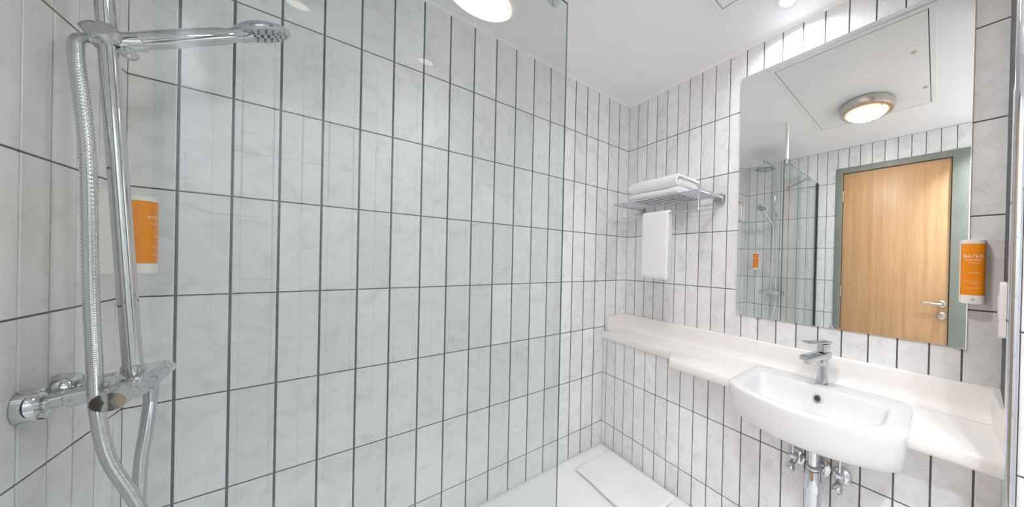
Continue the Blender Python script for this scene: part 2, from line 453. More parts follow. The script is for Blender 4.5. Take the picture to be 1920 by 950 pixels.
lk = MB().lathe((XC-0.002, hy, 0.863), (1, 0, 0), [(0.027, 0), (0.027, 0.006), (0.023, 0.009), (0.0, 0.0095)]); lk.build('lock_rose', 'steel_brushed', leaf)
MB().rbox((XC+0.006, hy-0.006, 0.849), (XC+0.020, hy+0.006, 0.877), 0.003, axis=0).build('thumb_turn', 'steel_brushed', leaf)

# ------------------------------------------------------------------ glass screen
s = thing('shower_screen', ((XC+GLASS_X)/2, GLASS_Y, TRAY_Z), 'frameless greenish glass shower screen with ceiling post', 'shower screen')
g = MB(); gh = 0.004
g.box((XC+0.002, GLASS_Y-gh, TRAY_Z+0.001), (GLASS_X, GLASS_Y+gh, GLASS_TOP))
g.mi = [1, 1, 0, 1, 0, 1]
g.build('glass_pane', ['screen_glass', 'glass_edge'], s, smooth=False)
MB().box((XC+0.0005, GLASS_Y-0.011, TRAY_Z+0.001), (XC+0.022, GLASS_Y-gh-0.0003, GLASS_TOP)).box((XC+0.0005, GLASS_Y+gh+0.0003, TRAY_Z+0.001), (XC+0.022, GLASS_Y+0.011, GLASS_TOP)).build('wall_profile', 'rubber_dark', s, smooth=False)
px = GLASS_X-0.045
MB().cyl((px, GLASS_Y, GLASS_TOP+0.012), (px, GLASS_Y, ZCEIL-0.012), 0.0135).build('ceiling_post', 'white_plastic', s)
MB().lathe((px, GLASS_Y, ZCEIL), (0, 0, -1), [(0.019, 0.0), (0.019, 0.012), (0.0135, 0.014)]).build('post_collar', 'white_plastic', s)
MB().rbox((px-0.014, GLASS_Y-0.013, GLASS_TOP-0.03), (px+0.014, GLASS_Y+0.013, GLASS_TOP+0.016), 0.005, axis=2).build('post_clamp', 'chrome', s)
bx = -1.47
MB().rbox((bx-0.012, GLASS_Y-0.012, GLASS_TOP-0.03), (bx+0.012, GLASS_Y+0.012, GLASS_TOP+0.012), 0.004, axis=2).build('brace_clamp', 'chrome', s)
MB().cyl((bx, GLASS_Y+0.012, GLASS_TOP-0.004), (XC+0.006, GLASS_Y+0.275, GLASS_TOP-0.004), 0.0075).build('brace_bar', 'chrome', s)
MB().lathe((XC+0.0003, GLASS_Y+0.28, GLASS_TOP-0.004), (1, 0, 0), [(0.018, 0), (0.018, 0.006), (0.012, 0.009)]).build('brace_rose', 'chrome', s)

# ------------------------------------------------------------------ mirror
m_ = thing('wall_mirror', (0, -(MIR[0]+MIR[2])/2, MIR[1]), 'large frameless mirror above the basin', 'mirror')
mm = MB().box((-0.0065, -MIR[2], MIR[1]), (-0.0008, -MIR[0], MIR[3]))
mm.mi = [1, 1, 1, 1, 1, 0]
mm.build('mirror_glass', ['mirror_silver', 'glass_edge'], m_, smooth=False)
for yy in (-MIR[0]-0.12, -MIR[2]+0.012):
    MB().rbox((-0.009, yy-0.012, MIR[1]-0.005), (-0.0005, yy+0.012, MIR[1]-0.0002), 0.002, axis=1).build('mirror_clip', 'chrome', m_)

# ------------------------------------------------------------------ countertop
c = thing('countertop', (0, -0.9, 0.715), 'white resin countertop with stepped front and upstand along the wall', 'countertop')
FN, FD = -0.196, -0.284
plan = [(-0.0012, -0.0015), (FN, -0.0015), (FN, -0.600)]
for k in range(1, 8):                              # S-shaped step towards the deeper part
    tt = k/8; sm = tt*tt*(3-2*tt)
    plan.append((FN+(FD-FN)*sm, -0.600-0.085*tt))
plan += [(FD, -0.690), (FD, -1.0425), (-0.0880, -1.0425), (-0.0880, -1.5835), (FD, -1.5835), (FD, -1.775), (-0.0012, -1.789)]
ct = MB()
o0 = len(ct.v); n = len(plan)
# rounded nosing: rings of the plan, inset near top and bottom
def inset_plan(dx):
    out = []
    for i, (x, y) in enumerate(plan):
        nx = x + dx if (x < -0.19 and not (abs(y+1.0445) < 1e-6 and False)) else x
        out.append((nx, y))
    return out
ringsz = [(0.013, 0.7125), (0.005, 0.7155), (0.001, 0.722), (0.0, 0.735), (0.0015, 0.748), (0.006, 0.756), (0.014, 0.760)]
ct.rings([[(x, y, z) for x, y in inset_plan(dx)] for dx, z in ringsz])
ct.build('slab', 'counter_resin', c, angle=50)
# upstands with a coved foot
prof = [(-0.0012, 0.7605), (-0.060, 0.7605), (-0.045, 0.7625), (-0.034, 0.769), (-0.026, 0.782), (-0.022, 0.80), (-0.020, 0.85), (-0.017, 0.8545), (-0.012, 0.856), (-0.0012, 0.856)]
MB().prism(prof, 1, -1.788, -0.0015).build('back_upstand', 'counter_resin', c, angle=50)
prof2 = [(-0.0015-(-0.0012-a), z) for a, z in prof]
mb = MB().prism([(y, z) for y, z in prof2], 0, -0.165, -0.021)
mb.build('end_upstand', 'counter_resin', c, angle=50)
mb = MB(); mb.rbox((-0.262, -1.787, 0.7605), (-0.021, -1.768, 0.856), 0.004, axis=2)
mb.build('end_upstand', 'counter_resin', c, angle=50)

# ------------------------------------------------------------------ basin
bs = thing('wash_basin', (-0.23, -1.318, 0.652), 'white ceramic semi-recessed basin with bowed front set in the countertop', 'basin')
NB = 200
def outline(cx_, a, bb, bow, inset, z, n=12.0, cyy=-1.313):
    pts = []
    a_, b_ = a-inset, bb-inset
    for i in range(NB):
        k4 = i*8.0/NB; q8 = int(k4); fr_ = k4-q8       # an eighth of the samples on each half side
        ca = math.atan2(b_, a_)
        base = [0, ca, math.pi/2, math.pi-ca, math.pi, math.pi+ca, 1.5*math.pi, 2*math.pi-ca, 2*math.pi]
        ee = 1-(1-fr_)**2 if q8 % 2 == 0 else fr_**2   # denser towards the corners
        th = base[q8]+(base[q8+1]-base[q8])*ee
        # spread samples along the long side
        cth, sth = math.cos(th), math.sin(th)
        rr = (abs(cth/a_)**n + abs(sth/b_)**n) ** (-1/n)
        x, y = rr*cth, rr*sth
        xb = bow*(1-(y/b_)**2)*max(0.0, min(1.0, (0.35 - x/a_)/1.35))
        pts.append((cx_+x-xb, cyy+y, z))
    return pts
OUT = dict(cx_=-0.2185, a=0.1335, bb=0.2745, bow=0.062)
INN = dict(cx_=-0.2485, a=0.0835, bb=0.222, bow=0.058)
R_ = []
for ins, z in ((0.11, 0.656), (0.05, 0.653), (0.030, 0.654), (0.020, 0.658), (0.013, 0.665), (0.008, 0.679), (0.004, 0.705), (0.001, 0.742), (0.0, 0.766), (0.0015, 0.7715), (0.0055, 0.775)):
    R_.append(outline(inset=ins, z=z, **OUT))
for ins, z, n in ((-0.004, 0.775, 7), (0.0, 0.7735, 7), (0.004, 0.768, 6.5), (0.008, 0.757, 6), (0.016, 0.730, 5), (0.028, 0.706, 4), (0.045, 0.692, 3.4), (0.060, 0.686, 3), (0.073, 0.684, 2.6)):
    R_.append(outline(inset=ins, z=z, n=n, **INN))
MB().rings(R_).build('bowl', 'ceramic', bs, angle=70)
ov = Vector((-0.1830, -1.318, 0.738)); od = Vector((-0.93, 0, 0.36))
MB().lathe(ov, od, [(0.0135, -0.006), (0.0135, 0.002), (0.0125, 0.0035), (0.009, 0.0035), (0.0085, 0.001)], cap1=False).build('overflow_ring', 'chrome', bs)
MB().lathe(ov, od, [(0.009, -0.004), (0.009, 0.0005)]).build('overflow_hole', 'rubber_dark', bs)
MB().lathe((-0.27, -1.318, 0.6842), (0, 0, 1), [(0.030, 0), (0.030, 0.003), (0.026, 0.006), (0.0, 0.008)]).build('plug', 'chrome', bs)

# ------------------------------------------------------------------ faucet
f = thing('faucet', (-0.118, -1.318, 0.775), 'chrome single-lever basin mixer tap with flat spout', 'faucet')
fx, fy = -0.118, -1.318
MB().lathe((fx, fy, 0.7752), (0, 0, 1), [(0.025, 0), (0.025, 0.004), (0.0228, 0.006)]).build('base_ring', 'chrome', f)
MB().cyl((fx, fy, 0.780), (fx, fy, 0.872), 0.0215, bev=0.001, seg=36).build('body', 'chrome', f)
def slab_along_x(mb, x0, x1, w0, w1, z0, z1, t0, t1):
    rr = []
    for k in range(7):
        tt = k/6; x = x0+(x1-x0)*tt; w = w0+(w1-w0)*tt; z = z0+(z1-z0)*tt; th = t0+(t1-t0)*tt
        rr.append([(x, fy+sy*w/2, z+sz*th/2) for sy, sz in ((-1, -1), (1, -1), (1, 1), (-1, 1))])
    return mb.rings(rr)
sp = slab_along_x(MB(), fx+0.021, fx-0.104, 0.044, 0.040, 0.884, 0.879, 0.026, 0.017).build('spout', 'chrome', f, bevel=0.003, bseg=3)
MB().cyl((fx-0.084, fy, 0.8715), (fx-0.084, fy, 0.862), 0.0125, 0.012).build('aerator', 'steel_brushed', sp)
lv = MB(); lv.rbox((fx-0.019, fy-0.019, 0.897), (fx+0.019, fy+0.019, 0.926), 0.008, axis=2); lv.build('lever_block', 'chrome', f)
slab_along_x(MB(), fx+0.022, fx-0.098, 0.044, 0.034, 0.931, 0.939, 0.010, 0.005).build('lever', 'chrome', f, bevel=0.002, bseg=3)

f.rotation_euler.z = math.radians(-24)     # tap turned a little towards the shower

# ------------------------------------------------------------------ bottle trap and valves
tp = thing('bottle_trap', (-0.27, -1.335, 0.30), 'chrome bottle trap hanging under the basin', 'drain trap')
tx, ty = -0.27, -1.335
MB().lathe((tx, ty, 0.6525), (0, 0, -1), [(0.026, 0), (0.030, 0.004), (0.030, 0.014), (0.024, 0.020), (0.024, 0.034), (0.0165, 0.036)]).build('waste_nut', 'chrome', tp)
MB().cyl((tx, ty, 0.635), (tx, ty, 0.52), 0.0165).build('tailpiece', 'chrome', tp)
MB().lathe((tx, ty, 0.548), (0, 0, -1), [(0.019, 0), (0.0245, 0.003), (0.0245, 0.010), (0.022, 0.012)]).build('compression_ring', 'steel_brushed', tp)
MB().lathe((tx, ty, 0.535), (0, 0, -1), [(0.0235, 0), (0.0255, 0.012), (0.031, 0.05), (0.031, 0.066), (0.027, 0.070), (0.027, 0.165), (0.023, 0.185), (0.0, 0.192)]).build('trap_cup', 'chrome', tp)
MB().cyl((tx, ty, 0.50), (BOX-0.002, ty, 0.50), 0.015).build('outlet_pipe', 'chrome', tp)
MB().lathe((BOX-0.0004, ty, 0.50), (-1, 0, 0), [(0.036, 0), (0.034, 0.006), (0.016, 0.012)]).build('wall_rose', 'chrome', tp)
def valve(y, label):
    v = thing('angle_valve', (BOX, y, 0.49), label, 'valve', 'shut-off valves under the basin')
    z = 0.497
    MB().lathe((BOX-0.0004, y, z), (-1, 0, 0), [(0.030, 0), (0.029, 0.005), (0.020, 0.012), (0.012, 0.016)]).build('wall_rose', 'chrome', v)
    MB().cyl((BOX-0.012, y, z), (BOX-0.060, y, z), 0.011).build('body', 'chrome', v)
    MB().lathe((BOX-0.045, y, z-0.004), (0, 0, 1), [(0.010, 0), (0.010, 0.018), (0.0135, 0.020), (0.0135, 0.034), (0.006, 0.037)], seg=6).build('nut', 'chrome', v, angle=20)
    MB().tube(spline([(BOX-0.045, y, z+0.028), (BOX-0.045, y, z+0.09), (BOX-0.05, y+0.01, z+0.13), (BOX-0.055, y+0.018, z+0.156)], 12), 0.0045).build('supply_pipe', 'chrome', v)
    pr_ = [(0.009, 0), (0.013, 0.004), (0.0165, 0.006), (0.0165, 0.020), (0.014, 0.024), (0.0, 0.0245)]
    MB().lathe((BOX-0.058, y, z), Vector((-0.82, 0.0, -0.57)), pr_, seg=20).build('handle', 'chrome', v)
valve(-1.252, 'chrome angle valve under the basin, left of the bottle trap')
valve(-1.405, 'chrome angle valve under the basin, right of the bottle trap')

# ------------------------------------------------------------------ towel rack
RX, RYL, RYR, RZ = -0.212, -0.135, -0.785, 1.567
r = thing('towel_rack', (0, -0.46, 1.48), 'chrome wall rack of parallel rods with a hanging towel rail', 'towel rack')
for k in range(6):
    x = -0.040 + (RX+0.040)*k/5
    MB().cyl((x, RYL, RZ), (x, RYR, RZ), 0.0045, seg=12).build('rod', 'chrome', r)
for y in (RYL, RYR):
    MB().rbox((RX-0.008, y-0.004, RZ-0.009), (-0.02, y+0.004, RZ+0.009), 0.004, axis=0).build('side_bar', 'chrome', r)
for y in (-0.150, -0.772):
    br = MB().rbox((-0.034, y-0.026, RZ-0.026), (-0.0006, y+0.026, RZ+0.016), 0.006, axis=0); br.build('wall_bracket', 'chrome', r)
for y in (-0.205, RYR+0.006):
    MB().cyl((RX, y, RZ), (RX, y, 1.475), 0.0036, seg=10).build('rail_hanger', 'chrome', r)
MB().cyl((RX, -0.2015, 1.475), (RX, RYR+0.0025, 1.475), 0.0042, seg=12).build('towel_rail', 'chrome', r)

def ribbon_outline(path, th):
    """closed outline around an open 2D path"""
    P = [Vector(p) for p in path]; L, R2 = [], []
    for i, p in enumerate(P):
        d_ = (P[min(i+1, len(P)-1)] - P[max(i-1, 0)]).normalized(); nn = Vector((-d_.y, d_.x))
        L.append(p+nn*th/2); R2.append(p-nn*th/2)
    a = [p for p in L]; b2 = [p for p in R2[::-1]]
    de = (P[-1]-P[-2]).normalized(); ds = (P[0]-P[1]).normalized()
    return a + [P[-1]+de*th*0.45] + b2 + [P[0]+ds*th*0.45]

def noise1(seed):
    rnd = random.Random(seed); ph = [rnd.uniform(0, 6.28) for _ in range(4)]
    return lambda t: 0.5*math.sin(9*t+ph[0]) + 0.3*math.sin(21*t+ph[1]) + 0.2*math.sin(43*t+ph[2])

def folded_towel(name, y0, y1, xf, xb, z0, plies, label, seed):
    """plies: (bottom, top, thickness, front inset, end inset) of nested U-shaped folds, folds towards the room"""
    t_ = thing(name, ((xf+xb)/2, (y0+y1)/2, z0), label, 'towel', 'folded towels on the rack')
    nz = noise1(seed)
    for li, (zl, zh, th, ins, ends) in enumerate(plies):
        zl, zh = z0+zl, z0+zh; zc = (zl+zh)/2
        rad = (zh-zl-th)/2; front = xf+ins+th/2; bk = xb - 0.004*li
        path = [(bk+(front+rad*1.3-bk)*k/10, zl+th/2 + 0.0012*nz(k*0.13+li)*(1 if li else 0)) for k in range(0, 11)]
        for k in range(1, 12):
            a = math.pi*k/12
            path.append((front+rad*1.3*(1-math.sin(a)), zc-rad*math.cos(a)))
        path += [(front+rad*1.3+(bk-front-rad*1.3)*k/10, zh-th/2 - 0.004*max(0, k-6)/4) for k in range(0, 11)]
        out = ribbon_outline(path, th*0.98)
        NY = 40; rr = []
        ya, yb = y0-ends*(1 if y0 > y1 else -1)*0.4, y1+ends*(1 if y0 > y1 else -1)
        for k in range(NY+1):
            tt = 0.5-0.5*math.cos(math.pi*k/NY); y = ya+(yb-ya)*tt
            e = min(tt, 1-tt)*abs(yb-ya)
            rnd = 1.0 if e > 0.03 or tt > 0.5 else 0.80+0.20*math.sin(0.5*math.pi*e/0.03)      # rounded far end
            if tt > 0.5 and e < 0.008: rnd = 0.95+0.05*math.sin(0.5*math.pi*e/0.008)
            ring = []
            for q, p in enumerate(out):
                bulge = 0.0020*nz(tt*0.9 + q*0.03 + li) + 0.003*math.sin(math.pi*min(1, tt*1.3))*(1 if p.y > zc else 0)*(1 if li == 0 else 0.8)
                if p.y < zl+th*1.05 and li == 0: bulge *= 0.15
                zz = zc+(p.y-zc)*rnd + bulge
                zz = max(zz, z0+0.0004)
                xm = (xf+xb)/2
                ring.append((xm+(p.x-xm)*(0.96+0.04*rnd)+0.0025*nz(tt*1.1+li*2.1), y+0.003*nz(q*0.05+li)*(1 if e < 0.05 else 0), zz))
            rr.append(ring)
        MB().rings(rr).build('fold', 'towel', t_, angle=75)
    return t_
folded_towel('folded_towel', -0.262, -0.640, -0.205, -0.02, RZ+0.0047, [(0, 0.040, 0.0195, 0, 0)], 'thin white folded towel, lower of the two on the rack', 3)
folded_towel('folded_towel', -0.256, -0.632, -0.212, -0.02, RZ+0.0047+0.0435, [(0, 0.066, 0.0165, 0, 0), (0.0170, 0.0330, 0.0078, 0.030, 0.004), (0.0335, 0.0490, 0.0076, 0.036, 0.007)], 'thick white folded towel, upper of the two on the rack', 8)

def hanging_towel():
    t_ = thing('hand_towel', (RX, -0.50, 1.135), 'white hand towel hanging over the rail of the rack', 'towel')
    th = 0.011; zt = 1.475+0.0042+th/2+0.0006; hw = 0.0042+th/2+0.0008
    path = [(RX-hw, 1.138)] + [(RX-hw, 1.138+(zt-hw-1.138)*k/16) for k in range(1, 17)]
    for k in range(1, 8):
        a = math.pi*k/8; path.append((RX-hw*math.cos(a), zt-hw+hw*math.sin(a)))
    path += [(RX+hw, zt-hw-(zt-hw-1.155)*k/16) for k in range(17)]
    out = ribbon_outline(path, th)
    NY = 24; rr = []; nz = noise1(5)
    for k in range(NY+1):
        tt = k/NY; y = -0.402 - 0.196*tt
        ring = []
        e = min(tt, 1-tt)*0.196
        for p in out:
            dep = max(0, (zt-0.03-p.y)/0.35)
            sgn = -1 if p.x < RX else 0.3
            x = p.x + sgn*0.006*dep*(0.6+0.5*nz(tt*0.55))
            if e < 0.006: x = RX + (x-RX)*(0.8+0.2*e/0.006) if abs(p.x-RX) > hw else x
            ring.append((x, y - 0.004*dep*(tt-0.5), p.y + 0.003*dep*nz(tt*0.5+1)))
        rr.append(ring)
    MB().rings(rr).build('cloth', 'towel', t_, angle=75)
    # woven border band near the hem
    return t_
hanging_towel()

# bath mat lying on the tray
def bath_mat():
    t_ = thing('bath_mat', (-0.31, -0.38, TRAY_Z), 'white towelling bath mat lying on the shower tray', 'bath mat')
    x0, x1, y0, y1 = -0.432, -0.190, -0.668, -0.118
    nz = noise1(11); NX, NY = 22, 44
    mb = MB(); top, bot = [], []
    for j in range(NY+1):
        for i in range(NX+1):
            u_, v_ = i/NX, j/NY
            x = x0+(x1-x0)*u_ + 0.004*nz(v_*0.7) ; y = y0+(y1-y0)*v_ + 0.004*nz(u_*0.6+2)
            e = min(u_*(x1-x0), (1-u_)*(x1-x0), v_*(y1-y0), (1-v_)*(y1-y0))
            h = 0.009 + 0.0018*nz(u_*0.8+v_*1.1) + (0.0025 if 0.012 < e < 0.03 else 0)
            if e < 0.006: h = 0.004 + 0.005*math.sqrt(e/0.006)
            top.append((x, y, TRAY_Z+0.0008+max(h, 0.003))); bot.append((x, y, TRAY_Z+0.0004))
    W = NX+1
    mb.v = [Vector(p) for p in top+bot]; off = len(top)
    for j in range(NY):
        for i in range(NX):
            a = j*W+i
            mb.face([a, a+1, a+W+1, a+W]); mb.face([off+a, off+a+W, off+a+W+1, off+a+1])
    edge = [i for i in range(W)] + [j*W+NX for j in range(1, NY+1)] + [NY*W+i for i in range(NX-1, -1, -1)] + [j*W for j in range(NY-1, 0, -1)]
    for k in range(len(edge)):
        a, b2 = edge[k], edge[(k+1) % len(edge)]
        mb.face([a, off+a, off+b2, b2])
    mb.build('cloth', 'towel', t_, angle=80)
bath_mat()

# ------------------------------------------------------------------ soap dispensers
def text_mesh(body, size):
    cu = bpy.data.curves.new('lettering', 'FONT'); cu.body = body; cu.size = size
    cu.align_x = 'CENTER'; cu.resolution_u = 3
    ob = bpy.data.objects.new('lettering', cu); COL.objects.link(ob)
    dg = bpy.context.evaluated_depsgraph_get(); ev = ob.evaluated_get(dg); me = ev.to_mesh()
    vs = [v.co.copy() for v in me.vertices]; fs = [list(p.vertices) for p in me.polygons]
    ev.to_mesh_clear(); bpy.data.objects.remove(ob); bpy.data.curves.remove(cu)
    return vs, fs

def dispenser(loc, udir, ndir, W, D, z0, z1, lines, label, logo, hold=0.47):
    """loc on the wall; udir = reading direction along the wall, ndir = out of the wall"""
    t_ = thing('soap_dispenser', (loc[0], loc[1], z0), label, 'soap dispenser', 'orange soap dispensers')
    O = Vector((loc[0], loc[1], 0)); U, Nn = Vector(udir), Vector(ndir)
    H = z1-z0; w = W/2; nexp = 2.6
    def depth(s_): return D*0.62 + D*0.38*max(0.0, 1-abs(s_/w)**nexp)**(1/nexp)
    def sect(grow, z, dscale=1.0):
        pts = []
        M = 28
        for i in range(M+1):
            s_ = -w*math.cos(math.pi*i/M)
            pts.append(O + U*(s_*(1+grow/w)) + Nn*(depth(s_)*dscale+grow) + Vector((0, 0, z)))
        pts.append(O + U*(w+grow) + Nn*0.004 + Vector((0, 0, z))); pts.append(O - U*(w+grow) + Nn*0.004 + Vector((0, 0, z)))
        return pts
    zb, zt = z0+H*0.135, z1-H*0.065
    MB().rings([sect(0, zb), sect(0, zt)]).build('bottle', 'orange_plastic', t_, angle=30)
    MB().rings([sect(0.0004, zt), sect(0.0004, z1-0.002), sect(-0.0015, z1)]).build('cap', 'white_plastic', t_, angle=30)
    MB().rings([sect(-0.0015, z0), sect(0.0004, z0+0.002), sect(0.0004, zb)]).build('base', 'white_plastic', t_, angle=30)
    hb = MB()
    q = [O + U*a + Nn*b_ for a, b_ in ((-w-0.002, 0.0005), (w+0.002, 0.0005), (w+0.002, D*(hold-0.02)), (w+0.0008, D*hold), (-w-0.0008, D*hold), (-w-0.002, D*(hold-0.02)))]
    hb.rings([[p+Vector((0, 0, z)) for p in q] for z in (z0+0.001, z1-0.001)]).build('wall_holder', 'white_plastic', t_, angle=30)
    for body, size, zr in lines:
        vs, fs = text_mesh(body, size)
        mb = MB()
        for v in vs:
            s_ = max(-w*0.98, min(w*0.98, v.x))
            mb.v.append(O + U*s_ + Nn*(depth(s_)+0.0005) + Vector((0, 0, z0+H*zr+v.y)))
        for fc in fs: mb.face(fc)
        mb.build('lettering', 'print_white', t_, smooth=False)
    if logo:
        mb = MB(); lz = z0+H*0.07; e = 0.0016
        for a, b_ in ((0, 1), (1, 0), (0, -1), (-1, 0)):
            c0 = (a*0.0033, b_*0.0033); o = len(mb.v)
            for da, db in ((e, 0), (0, e), (-e, 0), (0, -e)):
                s_ = c0[0]+da; mb.v.append(O + U*s_ + Nn*(depth(s_)+0.0010) + Vector((0, 0, lz+c0[1]+db)))
            mb.face([o, o+1, o+2, o+3])
        mb.build('emblem', 'print_navy', t_, smooth=False)
LB = [('BATHE', 0.0150, 0.715), ('HAND WASH', 0.0066, 0.670), ('cleansing gel', 0.0050, 0.635), ('hand wash', 0.0058, 0.478),
      ('with natural extracts', 0.0043, 0.342), ('moisturising', 0.0040, 0.312), ('300ml e 10.14 fl.oz', 0.0043, 0.240)]
LS = [('ELEMENTS', 0.0098, 0.715), ('HAIR & BODY', 0.0062, 0.640), ('shower gel', 0.0050, 0.607), ('body wash', 0.0055, 0.478),
      ('with natural extracts', 0.0043, 0.345), ('moisturising', 0.0040, 0.315), ('300ml e 10.14 fl.oz', 0.0043, 0.240)]
dispenser((0, -1.7195), (0, -1, 0), (-1, 0, 0), 0.055, 0.05, 1.113, 1.312, LB, 'orange and white soap dispenser beside the mirror', True)
dispenser((XC, -0.165), (0, 1, 0), (1, 0, 0), 0.055, 0.078, 1.160, 1.350, LS, 'orange and white soap dispenser in the shower corner', False, 0.58)

# shaver socket plate on the pier
so = thing('wall_socket', (-0.12, -1.78, 1.04), 'white socket plate on the pier above the counter end', 'socket')
cpt = P0 + (P1-P0)*(0.10/LD)
def pier_box(mb, s0, s1, d0, d1, z0, z1, rad=0.01):
    e = (P1-P0).normalized(); nn = Vector((e.y, -e.x, 0)); nn = nn if nn.y > 0 else -nn
    pts = []
    for cs, cz, t0 in ((s1-rad, z1-rad, 0), (s0+rad, z1-rad, 90), (s0+rad, z0+rad, 180), (s1-rad, z0+rad, 270)):
        for k in range(6):
            a = math.radians(t0+18*k); pts.append((cs+rad*math.cos(a), cz+rad*math.sin(a)))
    return mb.rings([[P0 + e*a + nn*dd + Vector((0, 0, b_)) for a, b_ in pts] for dd in (d0, d1)])
pier_box(MB(), 0.10, 0.19, 0.0006, 0.014, 1.040, 1.188).build('plate', 'white_plastic', so, bevel=0.002)
pier_box(MB(), 0.118, 0.172, 0.0141, 0.0160, 1.085, 1.150, 0.006).build('socket_face', 'white_plastic', so, bevel=0.0008)
pier_box(MB(), 0.142, 0.148, 0.0141, 0.0155, 1.056, 1.062, 0.0025).build('screw', 'steel_brushed', so)

# ------------------------------------------------------------------ shower mixer set
mx_, mz = -1.618, 0.937
sh = thing('shower_set', (mx_, -0.35, mz), 'chrome shower mixer with riser pipe, hand shower, hose and rain head', 'shower')
bar = MB().lathe((mx_, -0.445, mz), (0, 1, 0), [(0.014, 0), (0.0190, 0.006), (0.0225, 0.03), (0.0230, 0.08), (0.0220, 0.140), (0.0190, 0.162), (0.014, 0.166)], seg=36).build('mixer_bar', 'chrome', sh)
MB().lathe((mx_, -0.447, mz), (0, -1, 0), [(0.0150, 0), (0.0185, 0.003), (0.0185, 0.045), (0.0170, 0.050), (0.0, 0.0505)], seg=36).build('temperature_knob', 'chrome', bar)
MB().lathe((mx_, -0.277, mz), (0, 1, 0), [(0.0150, 0), (0.0185, 0.003), (0.0180, 0.034), (0.0155, 0.042), (0.0, 0.045)], seg=36).build('flow_knob', 'chrome', bar)
MB().rbox((mx_-0.018, -0.43, mz+0.014), (mx_+0.018, -0.29, mz+0.0245), 0.006, axis=2).build('bar_top', 'chrome', bar, bevel=0.002)
for y in (-0.392, -0.281):
    MB().lathe((XC+0.0005, y, 0.928), (1, 0, 0), [(0.031, 0), (0.031, 0.015), (0.029, 0.019), (0.017, 0.0195), (0.016, 0.017)], seg=32).build('wall_flange', 'chrome', sh)
    MB().lathe((XC+0.016, y, 0.928), (mx_-XC-0.016, 0, mz-0.928), [(0.0125, 0), (0.0125, 0.022), (0.0165, 0.024), (0.0165, 0.045), (0.0130, 0.048), (0.0130, 0.080)], seg=24).build('union', 'chrome', sh)
ry = -0.358
RB, RT = Vector((mx_-0.008, ry, mz+0.018)), Vector((-1.682, ry, 2.19))
MB().tube(spline([RB, RB.lerp(RT, 0.5), RB.lerp(RT, 0.95), RT+Vector((0.006, 0, 0.012)), RT+Vector((0.03, 0, 0.026)), RT+Vector((0.08, -0.004, 0.030)), (-1.37, -0.385, 2.215), (-1.352, -0.388, 2.205), (-1.348, -0.388, 2.165)], 90), 0.0114, seg=20).build('riser_pipe', 'chrome', sh)
MB().lathe(RB-Vector((0, 0, 0.004)), (0, 0, 1), [(0.0140, 0), (0.0140, 0.022), (0.0118, 0.024)]).build('riser_nut', 'chrome', sh)
rp = RB.lerp(RT, (1.74-RB.z)/(RT.z-RB.z))
MB().cyl(rp, (XC+0.001, ry+0.004, 1.74), 0.006, seg=14).build('riser_bracket', 'chrome', sh)
MB().lathe((XC+0.0004, ry+0.004, 1.74), (1, 0, 0), [(0.018, 0), (0.018, 0.008), (0.010, 0.012)]).build('bracket_rose', 'chrome', sh)
# rain head
rh = MB().lathe((-1.348, -0.388, 2.165), (0, 0, -1), [(0.012, -0.004), (0.018, 0.006), (0.024, 0.014), (0.085, 0.022), (0.100, 0.028), (0.101, 0.034), (0.098, 0.037), (0.0, 0.037)], seg=48).build('rain_head', 'chrome', sh)
nzm = MB()
for ring_, cnt in ((0.02, 6), (0.04, 12), (0.06, 18), (0.08, 24)):
    for k in range(cnt):
        a = 2*math.pi*k/cnt
        nzm.cyl((-1.348+ring_*math.cos(a), -0.388+ring_*math.sin(a), 2.1285), (-1.348+ring_*math.cos(a), -0.388+ring_*math.sin(a), 2.126), 0.0022, seg=6)
o = nzm.build('nozzles', 'rubber_dark', rh, smooth=False); o['kind'] = 'stuff'
# slider bracket: a tilted sleeve round the riser, with a clamping knob
sb = RB.lerp(RT, (1.645-RB.z)/(RT.z-RB.z))
sax = Vector((-0.22, -0.84, 0.48)).normalized()
sl = MB().lathe(sb - sax*0.012, sax, [(0.0150, 0.0), (0.0175, 0.003), (0.0200, 0.034), (0.0195, 0.0365), (0.0180, 0.0370), (0.0172, 0.0345), (0.0, 0.0340)], seg=40).build('slider', 'chrome', sh)
MB().cyl(sb+Vector((0.004, 0.004, -0.002)), sb+Vector((0.030, 0.010, 0.016)), 0.0165, 0.0185, bev=0.001).build('handle_socket', 'chrome', sl)
MB().cyl(sb+Vector((0.014, 0.0, -0.014)), sb+Vector((0.028, -0.004, -0.024)), 0.0095, bev=0.002).build('slider_knob', 'chrome', sl)
# hand shower
HC = Vector((-1.478, -0.30, 1.792)); hs0 = sb + Vector((0.012, 0.002, 0.002)); nf = Vector((0.50, 0.06, -0.86)).normalized()
hd = (HC - hs0).normalized(); Lh = (HC-hs0).length
hand = MB().lathe(hs0, hd, [(0.010, -0.012), (0.0130, -0.008), (0.0155, 0.02), (0.0175, 0.06), (0.0170, Lh-0.075), (0.0130, Lh-0.058), (0.0165, Lh-0.048), (0.016, Lh-0.03)], seg=28).build('hand_shower', 'chrome', sh)
MB().lathe(HC - nf*0.014, nf, [(0.010, -0.008), (0.030, -0.004), (0.046, 0.004), (0.051, 0.012), (0.050, 0.016), (0.046, 0.018)], seg=44).build('head_shell', 'chrome', hand)
MB().lathe(HC + nf*0.0035, nf, [(0.0465, 0), (0.045, 0.0022), (0.0, 0.0028)], seg=44).build('spray_plate', 'head_grey', hand)
nx_, ny_, _ = frame_of(nf)
nzm = MB()
